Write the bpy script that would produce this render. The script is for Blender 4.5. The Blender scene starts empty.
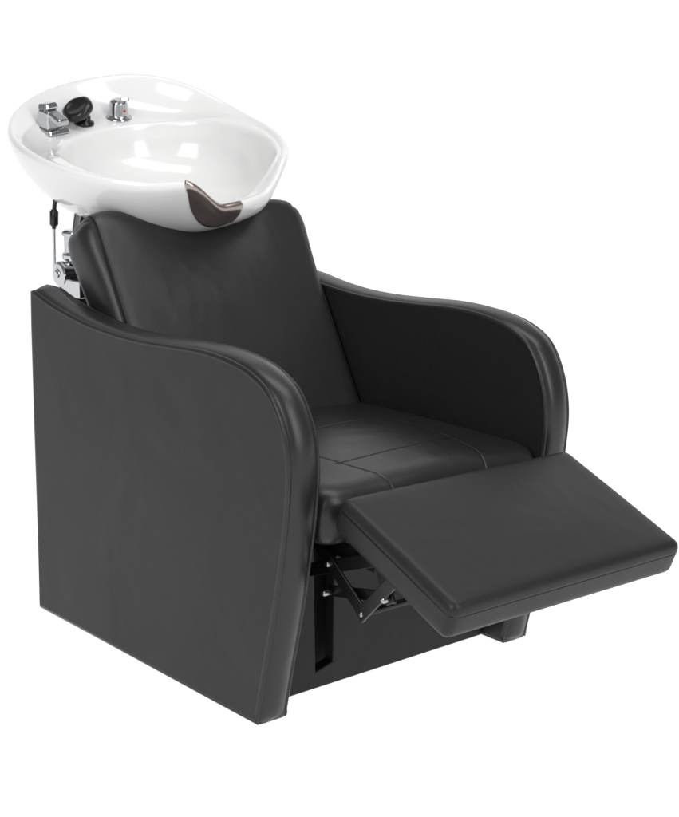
import bpy, bmesh, math, random
from mathutils import Vector, Matrix
random.seed(3)
sc=bpy.context.scene
sc.view_settings.view_transform='Standard'; sc.view_settings.look='None'; sc.view_settings.exposure=0

# ---------------- materials ----------------
def newmat(name):
    m=bpy.data.materials.new(name); m.use_nodes=True
    nt=m.node_tree; b=nt.nodes['Principled BSDF']
    return m,nt,b
def leather(name,col=0.016,rough=0.42,seams=(),wr=0.25,spec=0.32,crease=0.0,sd=0.004):
    m,nt,b=newmat(name); N=nt.nodes; L=nt.links
    tc=N.new('ShaderNodeTexCoord')
    n1=N.new('ShaderNodeTexVoronoi'); n1.inputs['Scale'].default_value=420
    L.new(tc.outputs['Object'],n1.inputs['Vector'])
    n2=N.new('ShaderNodeTexNoise'); n2.inputs['Scale'].default_value=5.5; n2.inputs['Detail'].default_value=2; n2.inputs['Distortion'].default_value=0.6
    L.new(tc.outputs['Object'],n2.inputs['Vector'])
    n3=N.new('ShaderNodeTexNoise'); n3.inputs['Scale'].default_value=60; n3.inputs['Detail'].default_value=2
    L.new(tc.outputs['Object'],n3.inputs['Vector'])
    cr=N.new('ShaderNodeMapRange'); cr.inputs['To Min'].default_value=col*0.88; cr.inputs['To Max'].default_value=col*1.12
    L.new(n3.outputs['Fac'],cr.inputs['Value'])
    comb=N.new('ShaderNodeCombineColor')
    L.new(cr.outputs[0],comb.inputs[0]); L.new(cr.outputs[0],comb.inputs[1])
    mu=N.new('ShaderNodeMath'); mu.operation='MULTIPLY'; mu.inputs[1].default_value=1.06
    L.new(cr.outputs[0],mu.inputs[0]); L.new(mu.outputs[0],comb.inputs[2])
    L.new(comb.outputs[0],b.inputs['Base Color'])
    rr=N.new('ShaderNodeMapRange'); rr.inputs['To Min'].default_value=rough-0.05; rr.inputs['To Max'].default_value=rough+0.06
    L.new(n2.outputs['Fac'],rr.inputs['Value']); L.new(rr.outputs[0],b.inputs['Roughness'])
    bw=N.new('ShaderNodeBump'); bw.inputs['Strength'].default_value=wr; bw.inputs['Distance'].default_value=0.02
    L.new(n2.outputs['Fac'],bw.inputs['Height'])
    cur=bw
    if crease:
        n4=N.new('ShaderNodeTexNoise'); n4.noise_type='RIDGED_MULTIFRACTAL'; n4.inputs['Scale'].default_value=9; n4.inputs['Detail'].default_value=1.5; n4.inputs['Distortion'].default_value=1.2
        mp=N.new('ShaderNodeMapping'); mp.inputs['Scale'].default_value=(0.6,1.3,1.0)
        L.new(tc.outputs['Object'],mp.inputs[0]); L.new(mp.outputs[0],n4.inputs['Vector'])
        bc=N.new('ShaderNodeBump'); bc.inputs['Strength'].default_value=crease; bc.inputs['Distance'].default_value=0.003
        L.new(n4.outputs['Fac'],bc.inputs['Height']); L.new(cur.outputs[0],bc.inputs['Normal']); cur=bc
    bg=N.new('ShaderNodeBump'); bg.inputs['Strength'].default_value=0.2; bg.inputs['Distance'].default_value=0.0006
    L.new(n1.outputs['Distance'],bg.inputs['Height']); L.new(cur.outputs[0],bg.inputs['Normal'])
    last=bg
    if seams:
        sep=N.new('ShaderNodeSeparateXYZ'); L.new(tc.outputs['Object'],sep.inputs[0])
        def M(op,a,bv=None,c=None):
            n=N.new('ShaderNodeMath'); n.operation=op
            for i,v in enumerate((a,bv,c)):
                if v is None: continue
                if isinstance(v,(int,float)): n.inputs[i].default_value=v
                else: L.new(v,n.inputs[i])
            return n.outputs[0]
        tot=None
        for sm in seams:
            (ax,c,ax2,lo,hi,w)=sm[:6]
            coord=sep.outputs[ax]
            if len(sm)>6:
                k,c0=sm[6]; o=M('SUBTRACT',sep.outputs[ax2],c0)
                coord=M('ADD',coord,M('MULTIPLY',M('MULTIPLY',o,o),k))
            d=M('ABSOLUTE',M('SUBTRACT',coord,c))
            g=M('MAXIMUM',M('SUBTRACT',1.0,M('DIVIDE',d,w)),0.0)
            g=M('MULTIPLY',g,M('GREATER_THAN',sep.outputs[ax2],lo))
            g=M('MULTIPLY',g,M('LESS_THAN',sep.outputs[ax2],hi))
            tot=g if tot is None else M('MAXIMUM',tot,g)
        bs=N.new('ShaderNodeBump'); bs.inputs['Strength'].default_value=1; bs.inputs['Distance'].default_value=sd; bs.invert=True
        L.new(tot,bs.inputs['Height']); L.new(bg.outputs[0],bs.inputs['Normal']); last=bs
        mixc=N.new('ShaderNodeMix'); mixc.data_type='RGBA'
        L.new(tot,mixc.inputs[0]); L.new(comb.outputs[0],mixc.inputs[6]); mixc.inputs[7].default_value=(col*0.4,col*0.4,col*0.4,1)
        L.new(mixc.outputs[2],b.inputs['Base Color'])
    L.new(last.outputs[0],b.inputs['Normal'])
    b.inputs['Specular IOR Level'].default_value=spec
    return m
def plain(name,col,rough,metal=0,coat=0):
    m,nt,b=newmat(name); N=nt.nodes; L=nt.links
    b.inputs['Base Color'].default_value=(*col,1); b.inputs['Metallic'].default_value=metal
    n=N.new('ShaderNodeTexNoise'); n.inputs['Scale'].default_value=30
    tc=N.new('ShaderNodeTexCoord'); L.new(tc.outputs['Object'],n.inputs['Vector'])
    r=N.new('ShaderNodeMapRange'); r.inputs['To Min'].default_value=max(0,rough-0.02); r.inputs['To Max'].default_value=rough+0.02
    L.new(n.outputs['Fac'],r.inputs['Value']); L.new(r.outputs[0],b.inputs['Roughness'])
    b.inputs['Coat Weight'].default_value=coat; b.inputs['Coat Roughness'].default_value=0.05
    return m
W=0.67; T=0.068
M_side=leather('black_vinyl_side',0.021,0.42,wr=0.14,spec=0.22)
M_band=leather('black_vinyl_band',0.015,0.32,wr=0.18,spec=0.48,crease=0.12)
M_cush=leather('black_vinyl_cushion',0.019,0.36,wr=0.22,spec=0.40,crease=0.22,sd=0.003,seams=[(1,0.087,2,0.3,0.9,0.0035),(1,0.583,2,0.3,0.9,0.0035)])
M_foot=leather('black_vinyl_footrest',0.019,0.40,wr=0.16,spec=0.28,crease=0.12,sd=0.002,seams=[(2,0.014,0,-1,1,0.002)])
M_seat=leather('black_vinyl_seat',0.014,0.33,wr=0.28,spec=0.48,crease=0.35,sd=0.0011,seams=[
    (0,0.755,1,0.19,0.48,0.003,(0.5,0.335)),(1,0.19,0,0.56,0.95,0.003,(-0.5,0.60)),(1,0.48,0,0.56,0.95,0.003,(0.5,0.60)),(0,0.56,1,0.19,0.48,0.003,(-0.4,0.335))])
M_cer=plain('white_ceramic',(0.80,0.80,0.795),0.13,coat=0.35)
M_chrome=plain('chrome',(0.58,0.59,0.61),0.09,metal=1)
M_steel=plain('steel_bracket',(0.42,0.43,0.45),0.24,metal=1)
M_blk=plain('black_plastic',(0.008,0.008,0.009),0.28)
M_iron=plain('black_iron',(0.006,0.006,0.007),0.35)
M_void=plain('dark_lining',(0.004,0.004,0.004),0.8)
M_refl=plain('brown_reflection',(0.38,0.325,0.30),0.22,metal=0.85,coat=0.6)  # brown tint stands in for a reflection on the glazed lip
M_red=plain('red_mark',(0.6,0.03,0.03),0.3)

# ---------------- helpers ----------------
def mk(name,bm,mat,parent=None,smooth=True,flat=(),sub=0,bev=0,fix=True):
    if fix: bmesh.ops.recalc_face_normals(bm,faces=bm.faces)
    me=bpy.data.meshes.new(name); bm.to_mesh(me); bm.free()
    me.materials.append(mat)
    for p in me.polygons: p.use_smooth=smooth and len(p.vertices)<=8
    o=bpy.data.objects.new(name,me); sc.collection.objects.link(o)
    if parent: o.parent=parent
    if bev:
        md=o.modifiers.new('b','BEVEL'); md.width=bev; md.segments=3; md.limit_method='ANGLE'; md.angle_limit=math.radians(35)
        o.modifiers.new('w','WEIGHTED_NORMAL').keep_sharp=True
    if sub:
        md=o.modifiers.new('s','SUBSURF'); md.levels=sub; md.render_levels=sub
    return o
def catmull(pts,n=8,closed=False):
    out=[];P=[Vector(p) for p in pts];k=len(P)
    rng=range(k if closed else k-1)
    for i in rng:
        p0=P[(i-1)%k] if closed or i>0 else P[i]*2-P[i+1]
        p1=P[i];p2=P[(i+1)%k]
        p3=P[(i+2)%k] if closed or i+2<k else P[i+1]*2-P[i]
        for j in range(n):
            t=j/n
            out.append(0.5*((2*p1)+(p2-p0)*t+(2*p0-5*p1+4*p2-p3)*t*t+(3*p1-p0-3*p2+p3)*t**3))
    if not closed: out.append(P[-1])
    return out
def tube(bm,pts,r,seg=12,cap=True):
    P=[Vector(p) for p in pts];rings=[]
    rr=r if isinstance(r,(list,tuple)) else [r]*len(P)
    up=Vector((0.13,0.31,0.94))
    for i,p in enumerate(P):
        t=(P[min(i+1,len(P)-1)]-P[max(i-1,0)])
        if t.length<1e-9: t=Vector((0,0,1))
        t.normalize()
        a=t.cross(up)
        if a.length<0.1: a=t.cross(Vector((1,0,0)))
        a.normalize(); b=t.cross(a)
        rings.append([bm.verts.new(p+a*math.cos(k*2*math.pi/seg)*rr[i]+b*math.sin(k*2*math.pi/seg)*rr[i]) for k in range(seg)])
    for i in range(len(rings)-1):
        for k in range(seg):
            bm.faces.new((rings[i][k],rings[i][(k+1)%seg],rings[i+1][(k+1)%seg],rings[i+1][k]))
    if cap: bm.faces.new(rings[0][::-1]); bm.faces.new(rings[-1])
def lathe(bm,org,axis,prof,seg=28,lob=0):
    axis=Vector(axis).normalized(); org=Vector(org)
    a=axis.cross(Vector((0.2,0.9,0.1))).normalized(); b=axis.cross(a)
    rings=[]
    for (h,r) in prof:
        rings.append([bm.verts.new(org+axis*h+(a*math.cos(k*2*math.pi/seg)+b*math.sin(k*2*math.pi/seg))*r*(1+lob*math.cos(6*k*2*math.pi/seg))) for k in range(seg)])
    for i in range(len(rings)-1):
        for k in range(seg):
            bm.faces.new((rings[i][k],rings[i][(k+1)%seg],rings[i+1][(k+1)%seg],rings[i+1][k]))
    bm.faces.new(rings[0][::-1]); bm.faces.new(rings[-1])
def box(bm,c,s,rot=None,taper=1.0):
    ret=bmesh.ops.create_cube(bm,size=1); M=Matrix.Translation(Vector(c))
    for v in ret['verts']:
        if v.co.z>0: v.co.x*=taper; v.co.y*=taper
    if rot is not None: M=M@rot
    bmesh.ops.transform(bm,matrix=M@Matrix.Diagonal((s[0],s[1],s[2],1)),verts=ret['verts'])
def rbox(bm,size,r,n=(24,24,6),warp=None):
    hx,hy,hz=[s/2 for s in size]
    def ax(h,n):
        e=[-h,-h+r*0.12,-h+r*0.3,-h+r*0.6,-h+r]; mid=[(-h+r)+(2*h-2*r)*i/n for i in range(1,n)]
        return e+mid+[h-r,h-r*0.6,h-r*0.3,h-r*0.12,h]
    X,Y,Z=ax(hx,n[0]),ax(hy,n[1]),ax(hz,n[2]); V={}
    def vert(i,j,k):
        if (i,j,k) in V: return V[(i,j,k)]
        p=Vector((X[i],Y[j],Z[k])); q=Vector((max(-hx+r,min(hx-r,p.x)),max(-hy+r,min(hy-r,p.y)),max(-hz+r,min(hz-r,p.z))))
        d=p-q
        if d.length>1e-9: p=q+d.normalized()*r
        if warp: p=warp(p)
        v=bm.verts.new(p); V[(i,j,k)]=v; return v
    a,b,c=len(X)-1,len(Y)-1,len(Z)-1
    for i in range(a):
        for j in range(b):
            for k in (0,c): bm.faces.new((vert(i,j,k),vert(i+1,j,k),vert(i+1,j+1,k),vert(i,j+1,k)))
    for i in range(a):
        for k in range(c):
            for j in (0,b): bm.faces.new((vert(i,j,k),vert(i+1,j,k),vert(i+1,j,k+1),vert(i,j,k+1)))
    for j in range(b):
        for k in range(c):
            for i in (0,a): bm.faces.new((vert(i,j,k),vert(i,j+1,k),vert(i,j+1,k+1),vert(i,j,k+1)))
def sst(a,b,x):
    t=max(0,min(1,(x-a)/(b-a))); return t*t*(3-2*t)

# ---------------- chair ----------------
chair=bpy.data.objects.new('shampoo_chair',None); sc.collection.objects.link(chair)
chair['label']='black vinyl salon shampoo chair with white basin and raised footrest'
chair['category']='salon chair'

prof=catmull([(0.762,0),(0.787,0.10),(0.813,0.20),(0.838,0.31),(0.855,0.41),(0.859,0.48),(0.846,0.54),(0.81,0.593),(0.755,0.622),(0.68,0.636),(0.60,0.639),(0.50,0.634),(0.40,0.630),(0.30,0.632),(0.20,0.641),(0.10,0.658),(0.03,0.676)],6)
prof=[Vector((p.x,p.y)) for p in prof]+[Vector((0.018,0.672)),Vector((0.014,0.60)),Vector((0.008,0.40)),Vector((0.003,0.2)),Vector((0.0,0.0))]
def armrest(y0,mirror):
    bm=bmesh.new(); n=len(prof)
    pr=[Vector((p.x,p.y+(0.012*sst(0.0,0.15,p.x)*sst(0.50,0.60,p.y) if mirror else 0))) for p in prof]
    nor=[]
    for i in range(n):
        t=(pr[(i+1)%n]-pr[i-1]).normalized(); nor.append(Vector((t.y,-t.x)))
    sec=[(0.0,0.009),(0.0,0.006),(0.0014,0.0024),(0.0035,0.0006),(0.0055,0.0006),(0.0066,0.0024),(0.0074,0.0024),(0.0086,0.0002),(0.018,-0.0034),(T*0.5,-0.0078)]
    sec=sec+[(T-a,b) for a,b in sec[-2::-1]]
    rings=[]
    for (yy,ins) in sec:
        rg=[]
        for i in range(n):
            p=pr[i]-nor[i]*ins
            y=y0+(yy if not mirror else T-yy)
            rg.append(bm.verts.new((p.x,y,max(p.y,0.0))))
        rings.append(rg)
    for a,b in zip(rings,rings[1:]):
        for i in range(n):
            j=(i+1)%n; bm.faces.new((a[i],a[j],b[j],b[i]))
    bm.faces.new(rings[0][::-1]); bm.faces.new(rings[-1])
    o=mk('armrest',bm,M_band,chair)
    o.data.materials.append(M_side)
    for p in o.data.polygons:
        if len(p.vertices)>8: p.material_index=1
    return o
armrest(0.0,False); armrest(W-T,True)

bm=bmesh.new()
y1,y2=0.178,0.222
pts=[(T+0.001,0.002),(W-T-0.001,0.002),(W-T-0.001,0.28),(y2+0.03,0.28),(y2,0.24),(y2-0.004,0.045),(y1,0.035),(y1-0.004,0.33),(T+0.001,0.33)]
f0=[bm.verts.new((0.705,y,z)) for y,z in pts]; f1=[bm.verts.new((0.68,y,z)) for y,z in pts]
for i in range(len(pts)):
    j=(i+1)%len(pts); bm.faces.new((f0[i],f0[j],f1[j],f1[i]))
bm.faces.new(f0); bm.faces.new(f1[::-1])
mk('base_panel',bm,M_side,chair,smooth=False,bev=0.003)
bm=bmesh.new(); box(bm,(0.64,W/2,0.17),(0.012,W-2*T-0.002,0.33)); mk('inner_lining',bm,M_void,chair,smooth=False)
bm=bmesh.new(); box(bm,(0.03,W/2,0.30),(0.02,W-2*T-0.002,0.59)); mk('back_panel',bm,M_side,chair,smooth=False,bev=0.003)

# seat
def seatw(v):
    x,y,z=v
    if z>0:
        z+=0.020*(1-(x/0.27)**2)*max(0,1-(y/0.27)**2)
        z+=0.003*math.sin(y*14+1)*sst(0.27,0.1,abs(y))
    x+=0.012*(1-(y/0.27)**2)*(1 if x>0 else 0)*sst(0,0.25,x)
    return Vector((x+0.592,y+W/2,z+0.372))
bm=bmesh.new(); rbox(bm,(0.53,W-2*T-0.002,0.105),0.042,(30,30,3),seatw); mk('seat',bm,M_seat,chair)

# backrest
L=0.512; TH=0.110; ang=math.atan2(0.218,0.40)
upv=Vector((-math.sin(ang),math.cos(ang))); nv=Vector((math.cos(ang),math.sin(ang)))
fmid=Vector((0.245,0.6125))-upv*0.004
cc=fmid-nv*(TH/2)
def backw(v):
    x,y,z=v
    hw=(W-2*T)/2; rc=0.075
    if z>L/2-rc and abs(y)>hw-rc:
        u=abs(y)-(hw-rc); w=z-(L/2-rc); l=math.hypot(u,w)
        if l>1e-9:
            k=max(u,w)/l; k=0.35+0.65*k
            y=math.copysign(hw-rc+u*k,y); z=L/2-rc+w*k
    top=sst(0.02,L/2,z)
    y*=1+0.045*sst(0.05,L/2,z)
    z-=0.026*top*(1-sst(0.02,0.21,abs(y)))
    z+=0.010*top*sst(0.10,0.2,abs(y))
    if x>0:
        x+=0.010*(1-(y/hw)**2)*(1-(2*z/L)**2)
        x-=0.020*top*(1-sst(0.0,0.2,abs(y)))
    q=cc+upv*z+nv*x
    return Vector((q.x,y+W/2,q.y))
bm=bmesh.new(); rbox(bm,(TH,W-2*T-0.003,L),0.034,(3,36,36),backw); mk('backrest',bm,M_cush,chair)

# footrest (mesh in its own frame)
fa=math.atan2(0.108,0.27)
fu=Vector((math.cos(fa),0,-math.sin(fa))); fn=Vector((math.sin(fa),0,math.cos(fa)))
fc=Vector((1.044,W/2+0.002,0.371))-fn*0.034
def footw(v):
    x,y,z=v
    if z>0: z+=0.006*(1-(x/0.15)**2)*(1-(y/0.265)**2)
    return Vector((x,y,z))
bm=bmesh.new(); rbox(bm,(0.304,0.530,0.068),0.017,(20,26,3),footw); fo=mk('footrest',bm,M_foot,chair)
fo.location=fc; fo.rotation_euler=(0,fa,math.radians(-1.5))

def link(y,riv):
    bm=bmesh.new()
    def bar(a,b,yo,w=0.024,t=0.005):
        a=Vector((a[0],y+yo,a[1])); b=Vector((b[0],y+yo,b[1])); d=b-a
        rot=Matrix.Rotation(-math.atan2(d.z,d.x),4,'Y')
        box(bm,(a+b)/2,(d.length+w*0.8,t,w),rot)
    A=(0.72,0.35);B=(0.90,0.215);C=(0.70,0.235);D=(0.925,0.315);E=(1.00,0.315);G=(0.955,0.255);H=(0.80,0.225)
    bar(A,B,0);bar(C,D,0.0045);bar(B,E,-0.0045);bar(G,D,0.009,t=0.0055);bar((0.71,0.22),(0.71,0.35),0.009,t=0.0055)
    bar(H,G,0.014,w=0.02);bar((0.74,0.31),(0.90,0.30),0.018,w=0.03)
    o=mk('footrest_linkage',bm,M_iron,chair,smooth=False,bev=0.0015)
    if riv:
        for (x,z) in (A,B,C,D,E,G,H,(0.81,0.28)):
            bm=bmesh.new()
            lathe(bm,(x,y-0.002,z),(0,-1,0),[(-0.012,0.006),(0.003,0.006),(0.006,0.0045),(0.007,0.002)],12)
            mk('rivet',bm,M_steel,o)
link(0.125,True); link(0.53,False)
bm=bmesh.new(); tube(bm,[(0.90,0.12,0.215),(0.90,0.54,0.215)],0.006); mk('cross_rod',bm,M_iron,chair)

# ---------------- basin ----------------
BO=Vector((-0.052,W/2,0.960))
Rm=Matrix.Rotation(math.radians(6.5),3,'X')@Matrix.Rotation(math.radians(14.8),3,'Y')@Matrix.Rotation(math.radians(8),3,'Z')
bx,by,bz=Rm.col[0].copy(),Rm.col[1].copy(),Rm.col[2].copy()
def BW(x,y,z): return BO+bx*x+by*y+bz*z
a,b=0.314,0.278
ai,bi,ci=0.220,0.228,0.060
def se(t,A,B,e):
    c,s=math.cos(t),math.sin(t)
    return (A*math.copysign(abs(c)**(2/e),c),B*math.copysign(abs(s)**(2/e),s))
NN=144
rings_def=[('o',0.06,-0.164,0),('o',0.28,-0.162,0),('o',0.50,-0.154,0.0),('o',0.68,-0.135,0.05),('o',0.81,-0.107,0.2),('o',0.905,-0.073,0.5),('o',0.965,-0.041,0.85),('o',0.993,-0.018,1),('o',1.002,-0.006,1),('o',0.995,0.004,1),('o',0.975,0.008,1),('o',0.950,0.004,1),
 ('m',0.3,-0.001,1),('m',0.65,-0.002,1),('i',1.03,0.001,1),('i',1.0,-0.004,1),('i',0.985,-0.014,1),('i',0.965,-0.04,0.9),('i',0.92,-0.080,0.5),('i',0.82,-0.110,0.2),('i',0.62,-0.130,0.0),('i',0.38,-0.138,0),('i',0.14,-0.142,0),('i',0.05,-0.143,0)]
def bpt(t,kind,s,z,wt):
    ox,oy=se(t,a,b,2.03); ix,iy=se(t,ai,bi,2.1)
    if kind=='o': x,y=ox*s,oy*s
    elif kind=='i': x,y=ci*min(1,s+0.2)+ix*s,iy*s
    else:
        x=(ox*0.950)*(1-s)+(ci+ix*1.03)*s; y=(oy*0.950)*(1-s)+iy*1.03*s
    hz=max(0,min(1,(z+0.12)/0.12))
    back=sst(0.05,-0.28,x)*max(0,1+1.2*y/0.28)
    dk=sst(0.0,-0.14,x)
    if kind=='o' : z+=0.026*back*hz
    elif kind=='m': z+=0.026*back*hz*(1-s)**2*0.7-0.026*dk*sst(0,0.65,s)
    else: z-=0.026*dk*hz
    if x>0:
        nt=(1-sst(0.055,0.138,abs(y)))*sst(0.09,0.24,x)
        hr=math.exp(-((abs(y)-0.145)/0.030)**2)*sst(0.12,0.25,x)
        z+=-0.054*nt*wt+0.005*hr*wt
        if kind=='m': x-=0.034*nt*s; z-=0.010*nt*s
        if kind=='i': x-=0.034*nt*sst(0.6,0.95,s); z-=0.010*nt*sst(0.9,1.0,s)
        if kind!='i': x-=0.010*nt*wt*(1-(s if kind=='m' else 0))
    return BW(x,y,z)
bm=bmesh.new(); R=[]
for k in rings_def:
    R.append([bm.verts.new(bpt(2*math.pi*(i+0.5)/NN,*k)) for i in range(NN)])
for r0,r1 in zip(R,R[1:]):
    for i in range(NN):
        j=(i+1)%NN; bm.faces.new((r0[i],r0[j],r1[j],r1[i]))
bm.faces.new(R[0][::-1]); bm.faces.new(R[-1])
basin=mk('basin',bm,M_cer,chair,sub=1)
for p in basin.data.polygons: p.use_smooth=True

seq=rings_def[4:17]
def seqpt(t,s):
    s=max(0,min(len(seq)-1.001,s)); i=int(s); f=s-i
    return bpt(t,*seq[i]).lerp(bpt(t,*seq[i+1]),f)
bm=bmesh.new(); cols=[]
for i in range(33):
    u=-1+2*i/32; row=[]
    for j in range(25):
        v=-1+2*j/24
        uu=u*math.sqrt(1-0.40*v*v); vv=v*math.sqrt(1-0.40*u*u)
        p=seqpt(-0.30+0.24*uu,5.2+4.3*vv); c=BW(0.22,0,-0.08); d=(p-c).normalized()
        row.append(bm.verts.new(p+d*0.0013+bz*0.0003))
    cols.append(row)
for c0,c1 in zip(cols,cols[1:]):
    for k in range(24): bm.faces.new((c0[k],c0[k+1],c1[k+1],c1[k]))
nk=mk('reflection_patch',bm,M_refl,basin)  # thin added patch imitating a brownish reflection in the ceramic, not a pad
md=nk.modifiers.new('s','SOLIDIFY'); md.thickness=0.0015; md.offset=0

bm=bmesh.new(); lathe(bm,BW(0.03,0,-0.144),bz,[(0,0.03),(0.006,0.03),(0.008,0.026),(0.006,0.012)],28); mk('drain',bm,M_chrome,basin)
rotb=Rm.to_4x4()
dz=-0.026
q=BW(-0.205,-0.098,dz+0.004)
bm=bmesh.new()
box(bm,q+bz*0.004,(0.066,0.058,0.012),rotb,0.85)
box(bm,q+bz*0.026-bx*0.006,(0.046,0.044,0.038),rotb,0.72)
box(bm,q+bz*0.036+bx*0.018,(0.060,0.030,0.014),rotb@Matrix.Rotation(0.28,4,'Y'),0.9)
box(bm,q+bz*0.052-bx*0.010,(0.036,0.032,0.014),rotb@Matrix.Rotation(-0.25,4,'Y'),0.85)
mk('faucet',bm,M_chrome,basin,smooth=False,bev=0.004)
bm=bmesh.new(); q=BW(-0.205,-0.006,dz)
lathe(bm,q,bz,[(0,0.022),(0.006,0.022),(0.010,0.014),(0.02,0.014)],24)
lathe(bm,q+bz*0.010,(0.25,-0.55,0.65),[(0,0.013),(0.012,0.014),(0.018,0.024),(0.025,0.032),(0.034,0.035),(0.040,0.033),(0.043,0.027),(0.043,0.022),(0.041,0.020),(0.041,0.006)],36,0.02)
mk('spray_head',bm,M_blk,basin)
bm=bmesh.new(); q=BW(-0.196,0.084,dz)
lathe(bm,q,bz,[(0,0.031),(0.005,0.031),(0.008,0.022),(0.036,0.0205),(0.042,0.018),(0.045,0.010)],28)
mx0=Matrix.Translation(q+bz*0.047+bx*0.014-by*0.006)@rotb@Matrix.Rotation(-0.35,4,'Z')@Matrix.Rotation(-0.35,4,'Y')
ret=bmesh.ops.create_cube(bm,size=1); bmesh.ops.transform(bm,matrix=mx0@Matrix.Diagonal((0.062,0.020,0.009,1)),verts=ret['verts'])
mx=mk('mixer_handle',bm,M_chrome,basin,bev=0.003)
bm=bmesh.new(); lathe(bm,q+bz*0.022+bx*0.0205,bx,[(0,0.004),(0.0015,0.003)],12); mk('hot_mark',bm,M_red,basin)

# ---------------- bracket ----------------
bm=bmesh.new()
tube(bm,[(-0.045,0.105,0.690),(-0.045,0.60,0.690)],0.024,28)
lathe(bm,(-0.045,0.105,0.690),(0,-1,0),[(-0.01,0.027),(0.0,0.027),(0.004,0.024),(0.005,0.010),(0.010,0.009)],28)
tube(bm,[(-0.050,0.150,0.60),(-0.050,0.150,0.775)],0.026,28)
lathe(bm,(-0.050,0.150,0.715),(0,0,1),[(0,0.028),(0.004,0.031),(0.014,0.031),(0.018,0.028)],28)
lathe(bm,(-0.050,0.150,0.765),(0,0,1),[(0,0.028),(0.004,0.030),(0.010,0.030),(0.014,0.024)],28)
tube(bm,[(-0.050,0.155,0.77),(-0.045,0.17,0.86)],0.014,16)
tube(bm,[(-0.055,0.22,0.70),(-0.055,0.22,0.81)],0.020,20)
tube(bm,[(-0.055,0.47,0.70),(-0.055,0.47,0.81)],0.018,20)
tube(bm,[(-0.078,0.112,0.70),(-0.079,0.115,0.785)],0.0035,12)
box(bm,(-0.01,0.12,0.665),(0.09,0.03,0.035)); box(bm,(-0.01,0.55,0.672),(0.09,0.03,0.045))
br=mk('basin_bracket',bm,M_chrome,chair,smooth=True,bev=0.003)
bm=bmesh.new(); tube(bm,[(-0.079,0.115,0.78),(-0.080,0.118,0.82),(-0.078,0.125,0.88)],0.0045); lathe(bm,(-0.080,0.116,0.785),(0,0.05,1),[(0,0.006),(0.004,0.009),(0.03,0.009),(0.035,0.006)],16)
mk('tilt_lever',bm,M_blk,br)

# ---------------- setting ----------------
bm=bmesh.new(); bmesh.ops.create_grid(bm,x_segments=1,y_segments=1,size=40)
m,nt,bs=newmat('white_glowing_floor')
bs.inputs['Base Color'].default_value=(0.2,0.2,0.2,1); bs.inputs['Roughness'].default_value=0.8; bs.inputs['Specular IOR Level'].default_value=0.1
bs.inputs['Emission Color'].default_value=(1,1,1,1); bs.inputs['Emission Strength'].default_value=0.98  # added glow keeps the floor white and washes out shadows
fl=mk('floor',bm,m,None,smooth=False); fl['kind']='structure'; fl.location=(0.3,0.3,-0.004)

w=bpy.data.worlds.new('World'); sc.world=w; w.use_nodes=True; nt=w.node_tree; N=nt.nodes;Lk=nt.links
bg=N['Background']; tc=N.new('ShaderNodeTexCoord')
dp=N.new('ShaderNodeVectorMath'); dp.operation='DOT_PRODUCT'; dp.inputs[1].default_value=(-.7705,.6374,0)
Lk.new(tc.outputs['Generated'],dp.inputs[0])
mr=N.new('ShaderNodeMapRange'); mr.inputs['From Min'].default_value=0.40; mr.inputs['From Max'].default_value=0.80
mr.inputs['To Min'].default_value=0.22; mr.inputs['To Max'].default_value=1.02
Lk.new(dp.outputs['Value'],mr.inputs['Value']); Lk.new(mr.outputs[0],bg.inputs['Strength'])
bg.inputs['Color'].default_value=(1,1,1,1)

def area(loc,tgt,size,power,sy=None):
    l=bpy.data.lights.new('softbox','AREA'); l.shape='RECTANGLE'; l.size=size; l.size_y=sy or size; l.energy=power
    o=bpy.data.objects.new('softbox',l); sc.collection.objects.link(o); o.location=loc
    o.rotation_euler=(Vector(tgt)-Vector(loc)).to_track_quat('-Z','Y').to_euler(); return o
area((0.9,0.6,3.0),(0.5,0.33,0.5),0.8,27,2.6)
area((1.8,-2.6,2.4),(0.5,0.6,0.5),1.4,56,2.4)
area((3.6,0.6,2.2),(0.5,0.33,0.5),0.9,42,2.8)

cam=bpy.data.cameras.new('camera'); co=bpy.data.objects.new('camera',cam); sc.collection.objects.link(co); sc.camera=co
cam.sensor_fit='VERTICAL'; cam.sensor_height=24; cam.lens=1539/817*24; cam.clip_end=200
co.location=(2.756,-1.463,1.12)
p=math.atan(348/1539); F=Vector((-.7705,.6374,0)).normalized()
co.rotation_euler=(F*math.cos(p)+Vector((0,0,-math.sin(p)))).to_track_quat('-Z','Y').to_euler()
